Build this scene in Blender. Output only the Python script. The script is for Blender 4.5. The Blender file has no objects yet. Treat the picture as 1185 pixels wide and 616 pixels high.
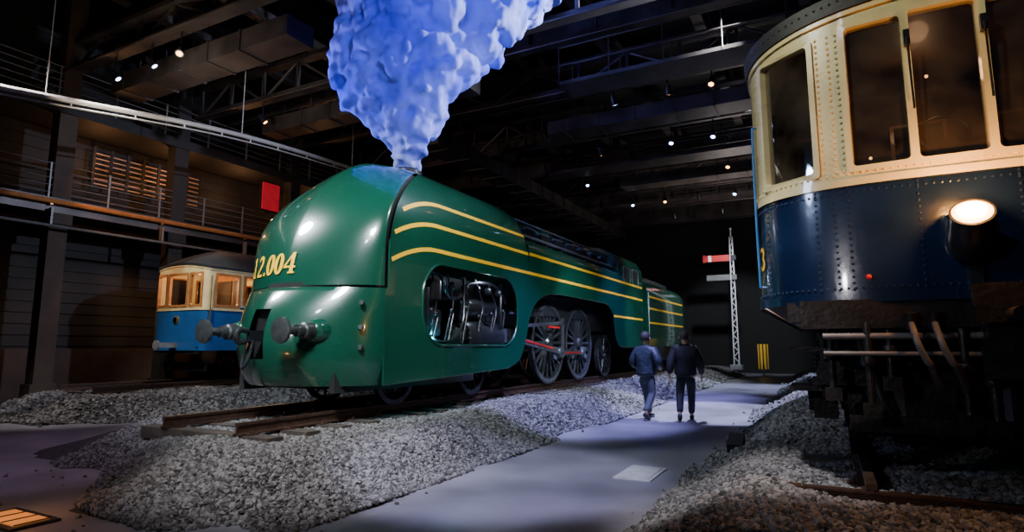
import bpy, math, random
import numpy as np
from mathutils import Vector, Matrix
random.seed(3); rng=np.random.default_rng(5)
C=bpy.context.scene.collection
pi=math.pi; sin=math.sin; cos=math.cos
# ---------------------------------------------------------------- materials
def pm(name,col,rough=.5,metal=0,coat=0,var=.15,scale=4,bump=0,bscale=40,emis=None,es=0,alpha=1,island=False,rvar=0):
    m=bpy.data.materials.new(name); m.use_nodes=True
    nt=m.node_tree; b=nt.nodes['Principled BSDF']; L=nt.links
    b.inputs['Roughness'].default_value=rough; b.inputs['Metallic'].default_value=metal
    b.inputs['Coat Weight'].default_value=coat; b.inputs['Coat Roughness'].default_value=.06
    tc=nt.nodes.new('ShaderNodeTexCoord'); n=nt.nodes.new('ShaderNodeTexNoise')
    n.inputs['Scale'].default_value=scale; n.inputs['Detail'].default_value=6
    L.new(tc.outputs['Object'],n.inputs['Vector'])
    cr=nt.nodes.new('ShaderNodeValToRGB')
    lo=[max(0,c*(1-var)) for c in col]+[1]; hi=[min(1,c*(1+var)) for c in col]+[1]
    cr.color_ramp.elements[0].position=.3; cr.color_ramp.elements[1].position=.7
    cr.color_ramp.elements[0].color=lo; cr.color_ramp.elements[1].color=hi
    if island:
        g=nt.nodes.new('ShaderNodeNewGeometry'); L.new(g.outputs['Random Per Island'],cr.inputs['Fac'])
        cr.color_ramp.elements[0].position=0; cr.color_ramp.elements[1].position=1
    else: L.new(n.outputs['Fac'],cr.inputs['Fac'])
    L.new(cr.outputs['Color'],b.inputs['Base Color'])
    if rvar:
        mr=nt.nodes.new('ShaderNodeMapRange'); mr.inputs['To Min'].default_value=max(0,rough-rvar); mr.inputs['To Max'].default_value=min(1,rough+rvar)
        L.new(n.outputs['Fac'],mr.inputs['Value']); L.new(mr.outputs['Result'],b.inputs['Roughness'])
    if bump:
        n2=nt.nodes.new('ShaderNodeTexNoise'); n2.inputs['Scale'].default_value=bscale; n2.inputs['Detail'].default_value=4
        L.new(tc.outputs['Object'],n2.inputs['Vector'])
        bp=nt.nodes.new('ShaderNodeBump'); bp.inputs['Strength'].default_value=bump; bp.inputs['Distance'].default_value=.02
        L.new(n2.outputs['Fac'],bp.inputs['Height']); L.new(bp.outputs['Normal'],b.inputs['Normal'])
    if emis:
        b.inputs['Emission Color'].default_value=(*emis,1); b.inputs['Emission Strength'].default_value=es
    return m
GREEN=pm('green_paint',(.0025,.053,.031),.26,0,1,.06,1.2,rvar=.03)
YEL=pm('yellow_line',(.9,.5,.02),.35,0,.3,.05,3)
BLACK=pm('black_steel',(.016,.017,.021),.32,.3,.3,.3,6,.1,30)
DARK=pm('near_black_shade',(.004,.004,.005),.8,0,0,.3,5)  # near-black for dark parts; also paints shade into recesses and seams
STEEL=pm('worn_steel',(.42,.45,.52),.28,.9,0,.25,8,.1,40)
DGREY=pm('buffer_steel',(.08,.085,.09),.35,.7,0,.35,8,.1,50)
GREY=pm('grey_paint',(.15,.15,.15),.45,.3,0,.2,6,.1,50)
RAILG=pm('pale_rail_paint',(.35,.34,.33),.45,.2,0,.15,4)
RED=pm('red_paint',(.55,.02,.02),.35,0,.4,.1,5)
RAIL=pm('rail_rust',(.10,.06,.045),.38,.7,0,.3,14,.2,60)
WOODS=pm('sleeper_wood',(.045,.034,.027),.8,0,0,.4,5,.5,18)
STONE=pm('gravel_stone',(.11,.107,.11),.85,0,0,.75,4,.4,60,island=True)
BED=pm('gravel_bed',(.025,.025,.027),.95,0,0,.5,18,1,25)
CONC=pm('path_concrete',(.16,.155,.185),.38,0,0,.32,.9,.15,30,rvar=.12)
PALE=pm('pale_rectangle',(.36,.36,.37),.5,0,0,.15,6)
WALLM=pm('dark_wall',(.012,.011,.011),.75,0,0,.25,1.5,.1,10)
WALLB=pm('brown_wall',(.045,.027,.018),.75,0,0,.25,2.5,.3,16)
CEILM=pm('ceiling_dark',(.008,.008,.01),.8,0,0,.3,1)
GIRD=pm('girder_paint',(.068,.056,.052),.45,.4,0,.5,1.3,.1,20)
CREAM=pm('cream_paint',(.62,.51,.26),.3,0,.6,.18,2.5,.05,30,rvar=.08)
NAVY=pm('navy_paint',(.004,.011,.036),.22,0,.8,.3,2,.08,14,rvar=.06)
RIVN=pm('navy_rivet',(.012,.024,.06),.3,.2,.4,.2,4)
LBLUE=pm('light_blue_paint',(.03,.14,.36),.3,0,.6,.1,2)
TBLUE=pm('tram_blue_paint',(.012,.08,.26),.3,0,.7,.15,2)
ROOF=pm('roof_canvas',(.022,.023,.027),.55,0,0,.25,3,.15,25)
GOLD=pm('brass',(.75,.5,.15),.25,.9,0,.1,5)
OAK=pm('varnished_wood',(.36,.15,.05),.35,0,.5,.3,3)
DOAK=pm('dark_cabin_panel',(.045,.028,.016),.5,0,.2,.5,2)
RUBBER=pm('hose_rubber',(.02,.018,.018),.6,0,0,.2,10)
HOSE=pm('pale_hose',(.11,.10,.10),.45,0,0,.2,10)
COPP=pm('copper_pipe',(.6,.25,.08),.35,.5,0,.2,4)
WHITE=pm('white_paint',(.8,.82,.85),.4,0,0,.08,6)
UNDER=pm('grimy_iron',(.019,.016,.016),.4,.5,0,.45,7,.3,25)
LENSW=pm('lamp_glass',(1,.85,.6),.2,emis=(1,.70,.36),es=30)
LENSR=pm('lamp_glass_edge',(1,.5,.2),.2,emis=(1,.36,.07),es=7)
LENSB=pm('spot_lens_blue',(.6,.7,1),.2,emis=(.55,.7,1),es=8)
LENSO=pm('spot_lens_warm',(1,.7,.4),.2,emis=(1,.5,.18),es=6)
REDE=pm('red_screen',(.5,.02,.04),.3,emis=(1,.03,.06),es=.22)
REDL=pm('red_lamp',(.5,.02,.02),.2,emis=(1,.03,.02),es=.15)
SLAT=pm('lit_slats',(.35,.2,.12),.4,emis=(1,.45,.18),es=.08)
FLOORL=pm('floor_lamp_glass',(.7,.35,.12),.3,emis=(1,.34,.07),es=.35)
def glassmat(name,col,mixf,refl_tint=0):
    m=bpy.data.materials.new(name); m.use_nodes=True; nt=m.node_tree
    nt.nodes.remove(nt.nodes['Principled BSDF']); out=nt.nodes['Material Output']
    t=nt.nodes.new('ShaderNodeBsdfTransparent'); t.inputs['Color'].default_value=(*col,1)
    g=nt.nodes.new('ShaderNodeBsdfGlossy'); g.inputs['Roughness'].default_value=.04; g.inputs['Color'].default_value=(.8,.8,.8,1)
    n=nt.nodes.new('ShaderNodeTexNoise'); n.inputs['Scale'].default_value=3
    mr=nt.nodes.new('ShaderNodeMapRange'); mr.inputs['To Min'].default_value=mixf*.8; mr.inputs['To Max'].default_value=mixf*1.2
    nt.links.new(n.outputs['Fac'],mr.inputs['Value'])
    mx=nt.nodes.new('ShaderNodeMixShader'); nt.links.new(mr.outputs['Result'],mx.inputs[0])
    nt.links.new(t.outputs[0],mx.inputs[1]); nt.links.new(g.outputs[0],mx.inputs[2]); last=mx
    if refl_tint:  # mottled brown diffuse layer standing in for reflections in the panes
        d=nt.nodes.new('ShaderNodeBsdfDiffuse'); d.inputs['Color'].default_value=(.16,.12,.085,1)
        n2=nt.nodes.new('ShaderNodeTexNoise'); n2.inputs['Scale'].default_value=2.2; n2.inputs['Detail'].default_value=5
        tc=nt.nodes.new('ShaderNodeTexCoord'); nt.links.new(tc.outputs['Object'],n2.inputs['Vector'])
        m2=nt.nodes.new('ShaderNodeMapRange'); m2.inputs['From Min'].default_value=.35; m2.inputs['From Max'].default_value=.7; m2.inputs['To Min'].default_value=0; m2.inputs['To Max'].default_value=refl_tint
        nt.links.new(n2.outputs['Fac'],m2.inputs['Value']); mz=nt.nodes.new('ShaderNodeMixShader'); nt.links.new(m2.outputs['Result'],mz.inputs[0])
        nt.links.new(mx.outputs[0],mz.inputs[1]); nt.links.new(d.outputs[0],mz.inputs[2]); last=mz
    nt.links.new(last.outputs[0],out.inputs[0]); return m
GLASS=glassmat('window_glass',(.6,.52,.45),.3,.25)
GLASSC=glassmat('clear_glass',(.95,.9,.85),.06)
# ---------------------------------------------------------------- mesh builder
def basis(ax):
    ax=Vector(ax).normalized(); t=Vector((0,0,1)) if abs(ax.z)<.9 else Vector((1,0,0))
    u=ax.cross(t).normalized(); return u,ax.cross(u).normalized(),ax
class MB:
    def __init__(s): s.v=[];s.f=[];s.m=[]
    def add(s,vs,fs,m=0):
        o=len(s.v); s.v+=[tuple(v) for v in vs]; s.f+=[tuple(i+o for i in f) for f in fs]; s.m+=[m]*len(fs); return s
    def box(s,c,d,m=0,rot=None,taper=1):
        vs=[]
        for z in (-.5,.5):
            k=taper if z>0 else 1
            for x,y in ((-.5,-.5),(.5,-.5),(.5,.5),(-.5,.5)):
                v=Vector((x*d[0]*k,y*d[1]*k,z*d[2]))
                if rot is not None: v=rot@v
                vs.append(v+Vector(c))
        return s.add(vs,[(3,2,1,0),(4,5,6,7),(0,1,5,4),(1,2,6,5),(2,3,7,6),(3,0,4,7)],m)
    def lathe(s,prof,o,ax,n=24,m=0,cap=True):
        u,w,a=basis(ax); o=Vector(o); vs=[];fs=[]
        for r,h in prof:
            for i in range(n):
                t=2*pi*i/n; vs.append(o+a*h+u*(r*cos(t))+w*(r*sin(t)))
        for j in range(len(prof)-1):
            for i in range(n):
                k=(i+1)%n; fs.append((j*n+i,j*n+k,(j+1)*n+k,(j+1)*n+i))
        if cap:
            if prof[0][0]>1e-4: fs.append(tuple(range(n-1,-1,-1)))
            if prof[-1][0]>1e-4: fs.append(tuple((len(prof)-1)*n+i for i in range(n)))
        return s.add(vs,fs,m)
    def cyl(s,p0,p1,r0,r1=None,n=14,m=0):
        r1=r0 if r1 is None else r1; d=Vector(p1)-Vector(p0)
        return s.lathe([(r0,0),(r1,d.length)],p0,d,n,m)
    def sph(s,c,r,m=0,nu=14,nv=8):
        if not hasattr(r,'__len__'): r=(r,r,r)
        vs=[];fs=[]
        for j in range(nv+1):
            b=-pi/2+pi*j/nv
            for i in range(nu):
                t=2*pi*i/nu; vs.append((c[0]+r[0]*cos(b)*cos(t),c[1]+r[1]*cos(b)*sin(t),c[2]+r[2]*sin(b)))
        for j in range(nv):
            for i in range(nu):
                k=(i+1)%nu; fs.append((j*nu+i,j*nu+k,(j+1)*nu+k,(j+1)*nu+i))
        return s.add(vs,fs,m)
    def tube(s,pts,r,n=8,m=0,closed=False):
        pts=[Vector(p) for p in pts]; N=len(pts); rows=[]
        for i,p in enumerate(pts):
            a=pts[(i-1)%N] if (closed or i>0) else p; b=pts[(i+1)%N] if (closed or i<N-1) else p
            d=(b-a).normalized()
            if i==0: u,w,_=basis(d)
            else:
                u=(u-d*u.dot(d)).normalized(); w=d.cross(u)
            rows.append([p+u*(r*cos(2*pi*k/n))+w*(r*sin(2*pi*k/n)) for k in range(n)])
        vs=[v for q in rows for v in q]; fs=[]
        for i in range(N if closed else N-1):
            j=(i+1)%N
            for k in range(n):
                l=(k+1)%n; fs.append((i*n+k,i*n+l,j*n+l,j*n+k))
        if not closed: fs+= [tuple(range(n-1,-1,-1)),tuple((N-1)*n+k for k in range(n))]
        return s.add(vs,fs,m)
    def grid(s,rows,m=0,skip=None,mf=None):
        R=len(rows);K=len(rows[0]); o=len(s.v); s.v+=[tuple(v) for r in rows for v in r]
        for i in range(R-1):
            for j in range(K-1):
                if skip and skip(i,j): continue
                s.f.append((o+i*K+j,o+i*K+j+1,o+(i+1)*K+j+1,o+(i+1)*K+j)); s.m.append(mf(i,j) if mf else m)
        return s
    def obj(s,name,mats,parent=None,loc=(0,0,0),ang=35,recalc=True):
        if not isinstance(mats,(list,tuple)): mats=[mats]
        me=bpy.data.meshes.new(name); me.from_pydata(s.v,[],s.f)
        for m in mats: me.materials.append(m)
        me.polygons.foreach_set('material_index',s.m)
        if recalc:
            import bmesh
            bm=bmesh.new(); bm.from_mesh(me); bmesh.ops.remove_doubles(bm,verts=bm.verts,dist=1e-5)
            bmesh.ops.recalc_face_normals(bm,faces=bm.faces); bm.to_mesh(me); bm.free()
        me.polygons.foreach_set('use_smooth',[True]*len(me.polygons))
        if ang<180: me.set_sharp_from_angle(angle=math.radians(ang))
        ob=bpy.data.objects.new(name,me); C.objects.link(ob); ob.location=loc
        if parent: ob.parent=parent
        return ob
def thing(ob,label,cat,group=None,kind=None):
    ob['label']=label; ob['category']=cat
    if group: ob['group']=group
    if kind: ob['kind']=kind
    return ob
def empty(name,loc,label,cat,group=None):
    e=bpy.data.objects.new(name,None); C.objects.link(e); e.location=loc; e.empty_display_size=.3
    return thing(e,label,cat,group)
def dup(ob,parent=None,loc=None,rotz=None):
    n=ob.copy(); C.objects.link(n)
    if parent: n.parent=parent
    if loc is not None: n.location=loc
    if rotz is not None: n.rotation_euler[2]=rotz
    return n
def rr(x0,y0,x1,y1,r,n=6):
    p=[]
    for cx,cy,a in ((x1-r,y1-r,0),(x0+r,y1-r,90),(x0+r,y0+r,180),(x1-r,y0+r,270)):
        for i in range(n+1):
            t=math.radians(a+90*i/n); p.append((cx+r*cos(t),cy+r*sin(t)))
    return p
def panel(outer,holes,thick):
    cu=bpy.data.curves.new('tmp','CURVE'); cu.dimensions='2D'; cu.fill_mode='BOTH'; cu.extrude=thick/2
    for lp in [outer]+holes:
        sp=cu.splines.new('POLY'); sp.points.add(len(lp)-1)
        for i,q in enumerate(lp): sp.points[i].co=(q[0],q[1],0,1)
        sp.use_cyclic_u=True
    o=bpy.data.objects.new('tmp',cu); C.objects.link(o); dg=bpy.context.evaluated_depsgraph_get()
    me=bpy.data.meshes.new_from_object(o.evaluated_get(dg))
    vs=[tuple(v.co) for v in me.vertices]; fs=[tuple(p.vertices) for p in me.polygons]
    bpy.data.objects.remove(o); bpy.data.curves.remove(cu); bpy.data.meshes.remove(me); return vs,fs
def bez(p,n=10):
    out=[]
    P=[Vector(q) for q in p]
    for i in range(len(P)-1):
        a=P[max(0,i-1)];b=P[i];c=P[i+1];d=P[min(len(P)-1,i+2)]
        for k in range(n):
            t=k/n; out.append(.5*((2*b)+(c-a)*t+(2*a-5*b+4*c-d)*t*t+(3*b-a-3*c+d)*t**3))
    out.append(P[-1]); return out
# ribbon glyphs
def arc(cx,cy,rx,ry,a0,a1,n=18): return [(cx+rx*cos(math.radians(a0+(a1-a0)*i/n)),cy+ry*sin(math.radians(a0+(a1-a0)*i/n))) for i in range(n+1)]
def glyph(ch):
    if ch=='0':
        p=arc(.33,.5,.23,.46,0,360,28); return [(p,[.09+.18*abs(cos(2*pi*i/28)) for i in range(29)])]
    if ch=='4': return [([(.48,0),(.48,1)],[.2]*2),([(.46,.97),(.04,.3)],[.1]*2),([(.0,.3),(.68,.3)],[.1]*2),([(.3,.03),(.66,.03)],[.08]*2)]
    if ch=='1': return [([(.33,0),(.33,1)],[.2]*2),([(.14,.03),(.52,.03)],[.08]*2),([(.12,.82),(.33,.97)],[.09]*2)]
    if ch=='2': return [(arc(.32,.72,.22,.25,170,-40,16)+[(.06,.07)],[.09+.12*min(1,i/10) for i in range(17)]+[.1]),([(.03,.05),(.62,.05)],[.14]*2)]
    if ch=='3': return [(arc(.3,.75,.2,.22,160,-80,14),[.08+.1*sin(pi*i/14) for i in range(15)]),(arc(.3,.27,.24,.25,85,-160,16),[.08+.12*sin(pi*i/16) for i in range(17)])]
    if ch=='.': return [([(.08,.08),(.24,.08)],[.16]*2)]
    return []
def text(mb,s,h,fn,adv=.74,m=0,start=None):
    tot=sum(.34 if c=='.' else adv for c in s)*h; u0=-tot/2 if start is None else start
    for c in s:
        for pts,ws in glyph(c):
            if len(pts)==2:
                k=6; pts=[(pts[0][0]+(pts[1][0]-pts[0][0])*i/k,pts[0][1]+(pts[1][1]-pts[0][1])*i/k) for i in range(k+1)]; ws=[ws[0]]*(k+1)
            L=[];R=[]
            for i,p in enumerate(pts):
                a=pts[max(0,i-1)]; b=pts[min(len(pts)-1,i+1)]
                dx,dy=b[0]-a[0],b[1]-a[1]; l=math.hypot(dx,dy) or 1; nx,ny=-dy/l,dx/l; w=ws[i]/2
                L.append(fn(u0+(p[0]+nx*w)*h,(p[1]+ny*w)*h)); R.append(fn(u0+(p[0]-nx*w)*h,(p[1]-ny*w)*h))
            mb.grid([L,R],m)
        u0+=(.34 if c=='.' else adv)*h
# ---------------------------------------------------------------- room
def slab(name,c,d,mat): 
    o=MB().box((0,0,0),d).obj(name,mat,loc=c); o['kind']='structure'; return o
slab('floor',(-5,15,-.1),(34,50,.2),CONC)
slab('ceiling',(-5,15,12.6),(34,50,.2),CEILM)
w=MB(); w.box((0,0,6),(.3,50,13)); 
for i in range(34): w.box((.17,0,1.6+i*.32),(.05,50,.03))
w=w.obj('wall_left',WALLM,loc=(-20.35,15,-.0)); w['kind']='structure'
w=MB().box((0,0,6.2),(34,.3,12.6)).obj('wall_back',DARK,loc=(-5,38,0)); w['kind']='structure'
w=MB().box((0,0,6.2),(.3,50,12.6)).obj('wall_right',WALLM,loc=(11,15,0)); w['kind']='structure'
w=MB().box((0,0,.75),(.12,26,1.5)).obj('baseboard_left',WALLB,loc=(-20.1,18,0)); w['kind']='structure'
for y in (8.3,11.6,16.3,21,26,31):
    o=MB().box((0,0,6.2),(.4,.45,12.4)).box((0,0,.3),(.5,.6,.6)).box((0,0,5.0),(.5,.6,.3)).obj('column',WALLB if y<9 else WALLM,loc=(-18.45,y,0))
    thing(o,'dark painted structural column carrying the galleries','column','gallery columns')
def girder(y,z,h,x0=-20,x1=10.5,lat=True):
    m=MB(); L=x1-x0; cx=(x0+x1)/2
    m.box((cx,0,h/2),(L,.34,.12)).box((cx,0,-h/2),(L,.34,.12))
    if lat:
        n=int(L/1.5)
        for i in range(n+1):
            x=x0+L*i/n; m.box((x,0,0),(.09,.09,h))
            if i<n:
                a,b=(-h/2,h/2) if i%2 else (h/2,-h/2); m.cyl((x,0,a),(x+L/n,0,b),.045,n=6)
    else:
        m.box((cx,0,0),(L,.06,h))
        for i in range(int(L/2)): m.box((x0+1+i*2,0,0),(.05,.3,h))
    m.cyl((x0,-.3,-h/2-.15),(x1,-.3,-h/2-.15),.035,n=6)
    o=m.obj('roof_girder',GIRD,loc=(0,y,z)); return thing(o,'grey steel roof girder spanning the hall','girder','roof girders')
for i,(y,z,h,l) in enumerate(((8.4,9.7,.75,1),(12.3,9.8,1.0,1),(14.4,10.2,.5,0),(16.3,9.8,.8,1),(18.2,10.3,.5,0),(20.2,9.8,1.1,1),(22.2,10.3,.5,0),(24.2,9.7,.8,0),(26.3,10.3,.5,0),(28.4,9.7,1.0,1),(30.3,10.3,.5,0),(32.2,9.6,.8,0),(36,9.6,1.1,0))): girder(y,z,h,lat=bool(l))
for x in (-16,-13.5,-11,-8.2,-5.5,-2.7,0,2.7,5.5):
    o=MB().box((0,0,.3),(.3,32,.08)).box((0,0,-.3),(.3,32,.08)).box((0,0,0),(.06,32,.6)).obj('roof_beam',GIRD,loc=(x,21,10.95)); thing(o,'grey steel beam running along the hall roof','beam','longitudinal roof beams')
def duct(p,d,lab):
    m=MB().box((0,0,0),d); L=max(d); ax=0 if d[0]==L else 1
    for i in range(int(L/1.2)):
        q=[0,0,0]; q[ax]=-L/2+.6+i*1.2; dd=[d[0]+.06,d[1]+.06,d[2]+.06]; dd[ax]=.05; m.box(q,dd)
        q2=[0,0,d[2]/2+.25]; q2[ax]=q[ax]; m.box(q2,(.03,.03,.55))
    o=m.obj('ventilation_duct',GIRD,loc=p); thing(o,lab,'duct','ventilation ducts')
duct((-14.0,9.3,8.9),(7,.8,.5),'grey rectangular air duct hung below the roof')
duct((-12.2,13.3,8.8),(8,.7,.5),'grey rectangular air duct hung below the roof')
duct((0.5,18.2,8.9),(17,.9,.45),'grey rectangular air duct hung below the roof')
duct((0.5,26.2,9.0),(17,.9,.45),'grey rectangular air duct hung below the roof')
duct((-11,25,8.2),(.9,20,.5),'dark rectangular air duct running along the hall')
def catwalk(y,z,x0,x1):
    m=MB(); m.box(((x0+x1)/2,0,0),(x1-x0,1,.1),0)
    for s in (-.5,.5):
        for zz in (.5,1.0): m.cyl((x0,s,zz),(x1,s,zz),.02,n=6)
        for i in range(int((x1-x0)/1.4)+1): m.cyl((x0+i*1.4,s,0),(x0+i*1.4,s,1.0),.02,n=6)
    o=m.obj('roof_catwalk',GIRD,loc=(0,y,z)); thing(o,'narrow steel service catwalk with railings under the roof','catwalk','roof catwalks')
catwalk(14.6,8.6,-6,9.5); catwalk(22.5,8.7,-10,9.5); catwalk(30.3,8.9,-10,9.5)
for k,z in enumerate((5.35,8.1)):
    e=empty('gallery_walkway',(-19.1,15,z),'dark steel gallery walkway with multi-rail balustrade along the wall','gallery','wall galleries')
    MB().box((0,0,0),(1.8,44,.22)).box((.85,0,0),(.12,44,.3 if k else .4)).obj('walkway_deck',WALLM if k else GIRD,e)
    m=MB()
    for zz in (.35,.55,.75,.95,1.15): m.cyl((.82,-22,zz),(.82,22,zz),.014,n=6)
    for i in range(30): m.box((.82,-22+i*1.5,.6),(.04,.04,1.15))
    m.obj('railing',GREY,e)
p=MB().tube([(-18.06,-5,5.42),(-18.06,36,5.42)],.07,8)
for i in range(14): p.box((-18.13,-4+i*3,5.4),(.16,.06,.16))
thing(p.obj('copper_pipe',COPP),'long copper-coloured pipe running along the gallery edge','pipe')
p=MB().tube([(-18.0,-5,4.75),(-18.0,36,4.75)],.04,8)
for i in range(14): p.box((-18.06,-4+i*3,4.98),(.16,.05,.5))
thing(p.obj('steel_pipe',GREY),'long thin grey pipe hung below the gallery edge','pipe')
pts=bez([(-14.5,1.5,6.25),(-14.5,6.1,6.90),(-14.5,9.6,7.42),(-14.5,12.2,7.66),(-14.5,15.4,7.80),(-14.3,19,7.85)],8)
p=MB().tube(pts,.065,8).tube([q+Vector((0,0,-.15)) for q in pts],.022,6)
for q in pts[::3]: p.cyl(q,q+Vector((0,0,-.14)),.02,n=6)
for q in (pts[8],pts[20],pts[32]): p.cyl(q,(q[0],q[1],10.7),.012,n=5)
thing(p.obj('lighting_rail',RAILG),'pale curved lighting rail strung across the hall','lighting rail')
e=empty('slatted_screen',(-19.9,11.6,6.3),'warmly lit slatted wall screen behind the gallery railing','screen')
m=MB()
for i in range(7): m.box((0,0,.3+i*.16),(.05,3.6,.03))
m.obj('slat_panel',SLAT,e)
m=MB()
for i in range(8): m.box((.05,-1.8+i*.51,.8),(.05,.08,1.3))
m.obj('screen_frame',WALLM,e)
thing(MB().box((0,0,0),(.08,.75,1.0),0).box((-.03,0,0),(.06,.85,1.1),1).box((-.2,0,-.5),(.36,.1,.1),1).obj('red_display',[REDE,BLACK],loc=(-17.98,14.9,7.05)),'glowing red rectangular display hung at the gallery','display')
for x,y in ((-6.75,2.95),(-14.6,5.2)):
    e=empty('floor_light',(x,y,0),'rectangular orange uplight set flush in the floor','floor light','recessed floor lights')
    MB().box((0,0,.012),(.8,.4,.024)).obj('frame',BLACK,e)
    g=MB().box((0,0,.022),(.66,.28,.016))
    for i in range(4): g.box((-.33+i*.22,0,.033),(.015,.28,.008),1)
    g.obj('glass',[FLOORL,BLACK],e)
thing(MB().box((0,0,.006),(.46,.85,.012)).box((0,0,.014),(.36,.75,.006),0).obj('floor_rectangle',PALE,loc=(-2.2,7.65,0)),'pale flat rectangle lying on the concrete path','floor plate')  # thin paler rectangle laid on the floor
# ---------------------------------------------------------------- ballast
def sm(t): t=np.clip(t,0,1); return t*t*(3-2*t)
def nz(x,y): return .06*np.sin(x*2.1+y*.7)+.05*np.sin(y*1.7-x*.9+2)+.03*np.sin(x*5.3+1.3*y)+.03*np.sin(y*4.1+.5)
TOPH=.41
def hA(x,y):
    n=nz(x,y)
    toe=3.35+.22*np.abs(x+5.4)**1.2
    d=np.minimum(np.minimum((-4.15-x+n*.4)/1.5,(x+10.9)/1.6),(y-toe+n*1.5)/1.5)
    return TOPH*sm(d)+n*.3*(d>0)-.03*(d<=0)
def hB(x,y):
    n=nz(x+3,y)
    d=np.minimum((x+1.62+n*.4)/1.1,(y-2.0)/1.5)
    return .48*sm(d)+n*.45*(d>0)-.03*(d<=0)
def hT(x,y):
    n=nz(x+7,y)
    d=np.minimum(np.minimum((x+18.1)/.6,(-13.0-x+n*1.5)/1.4),(y-6.2-.3*np.abs(x+16.3)+n*3)/1.5)
    return TOPH*sm(d)+n*.3*(d>0)-.03*(d<=0)
def bedmesh(h,x0,x1,y0,y1,st):
    xs=np.arange(x0,x1+st,st); ys=np.arange(y0,y1+st,st); X,Y=np.meshgrid(xs,ys)
    Z=h(X,Y)+rng.uniform(-.012,.012,X.shape); Z=np.where(h(X,Y)<=0,-.04,Z)
    m=MB(); m.grid([[ (X[i,j],Y[i,j],Z[i,j]) for j in range(len(xs))] for i in range(len(ys))]); return m
t=(1+5**.5)/2
ICO=np.array([(-1,t,0),(1,t,0),(-1,-t,0),(1,-t,0),(0,-1,t),(0,1,t),(0,-1,-t),(0,1,-t),(t,0,-1),(t,0,1),(-t,0,-1),(-t,0,1)],float); ICO/=np.linalg.norm(ICO[0])
IF=np.array([(0,11,5),(0,5,1),(0,1,7),(0,7,10),(0,10,11),(1,5,9),(5,11,4),(11,10,2),(10,7,6),(7,1,8),(3,9,4),(3,4,2),(3,2,6),(3,6,8),(3,8,9),(4,9,5),(2,4,11),(6,2,10),(8,6,7),(9,8,1)])
def stones(name,P,r,mat,parent):
    N=len(P); V=ICO[None]*(1+rng.uniform(-.28,.28,(N,12,1)))*rng.uniform(.6,1.25,(N,1,3))*r[:,None,None]
    q=rng.normal(size=(N,4)); q/=np.linalg.norm(q,axis=1)[:,None]; w,x,y,z=q.T
    R=np.stack([1-2*(y*y+z*z),2*(x*y-z*w),2*(x*z+y*w),2*(x*y+z*w),1-2*(x*x+z*z),2*(y*z-x*w),2*(x*z-y*w),2*(y*z+x*w),1-2*(x*x+y*y)],1).reshape(N,3,3)
    V=np.einsum('nij,nkj->nki',R,V)+P[:,None,:]
    F=(IF[None]+12*np.arange(N)[:,None,None]).reshape(-1)
    me=bpy.data.meshes.new(name); me.vertices.add(N*12); me.vertices.foreach_set('co',V.reshape(-1).astype(np.float32))
    nf=N*20; me.loops.add(nf*3); me.loops.foreach_set('vertex_index',F.astype(np.int32)); me.polygons.add(nf)
    me.polygons.foreach_set('loop_start',np.arange(0,nf*3,3,dtype=np.int32)); me.update(calc_edges=True); me.validate(); me.shade_flat()
    me.materials.append(mat); o=bpy.data.objects.new(name,me); C.objects.link(o); o.parent=parent; return o
def scatter(h,regs,rad=.0225):
    Ps=[];Rs=[]
    for x0,x1,y0,y1,dens,k in regs:
        n=int((x1-x0)*(y1-y0)*dens); x=rng.uniform(x0,x1,n); y=rng.uniform(y0,y1,n); z=h(x,y)
        keep=(z>-.01)|(rng.uniform(size=n)<.003); x,y,z=x[keep],y[keep],z[keep]; z=np.maximum(z,0)
        r=rad*k*rng.uniform(.55,1.5,len(x)); Ps.append(np.stack([x,y,z+r*.3],1)); Rs.append(r)
    return np.concatenate(Ps),np.concatenate(Rs)
def ballast(h,bx,st,regs,label):
    b=bedmesh(h,*bx,st).obj('ballast_bed',BED,ang=180,recalc=False); thing(b,label,'gravel',kind='stuff')
    P,r=scatter(h,regs); s=stones('loose_stones',P,r,STONE,b); s['kind']='stuff'; return b
ballast(hA,(-11.2,-3.6,2.6,37,),.14,[(-9.6,-3.9,3.0,9,1250,1),(-6.4,-3.9,9,18,560,1.25),(-6.4,-3.9,18,36,140,1.9)],'grey crushed-stone ballast bank carrying the locomotive track')
ballast(hB,(-2.0,4.2,2,37),.14,[(-1.9,3.2,4.0,8,1250,1.0),(-1.9,.6,8,16,440,1.35),(-1.9,.3,16,36,110,2.1)],'grey crushed-stone ballast bank beneath the blue railcar')
ballast(hT,(-18.15,-12.6,5,24),.16,[(-18.0,-12.8,5.5,11,340,1.45),(-15,-12.8,11,16,150,1.9)],'grey crushed-stone ballast bank beneath the small tramcar')
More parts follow.
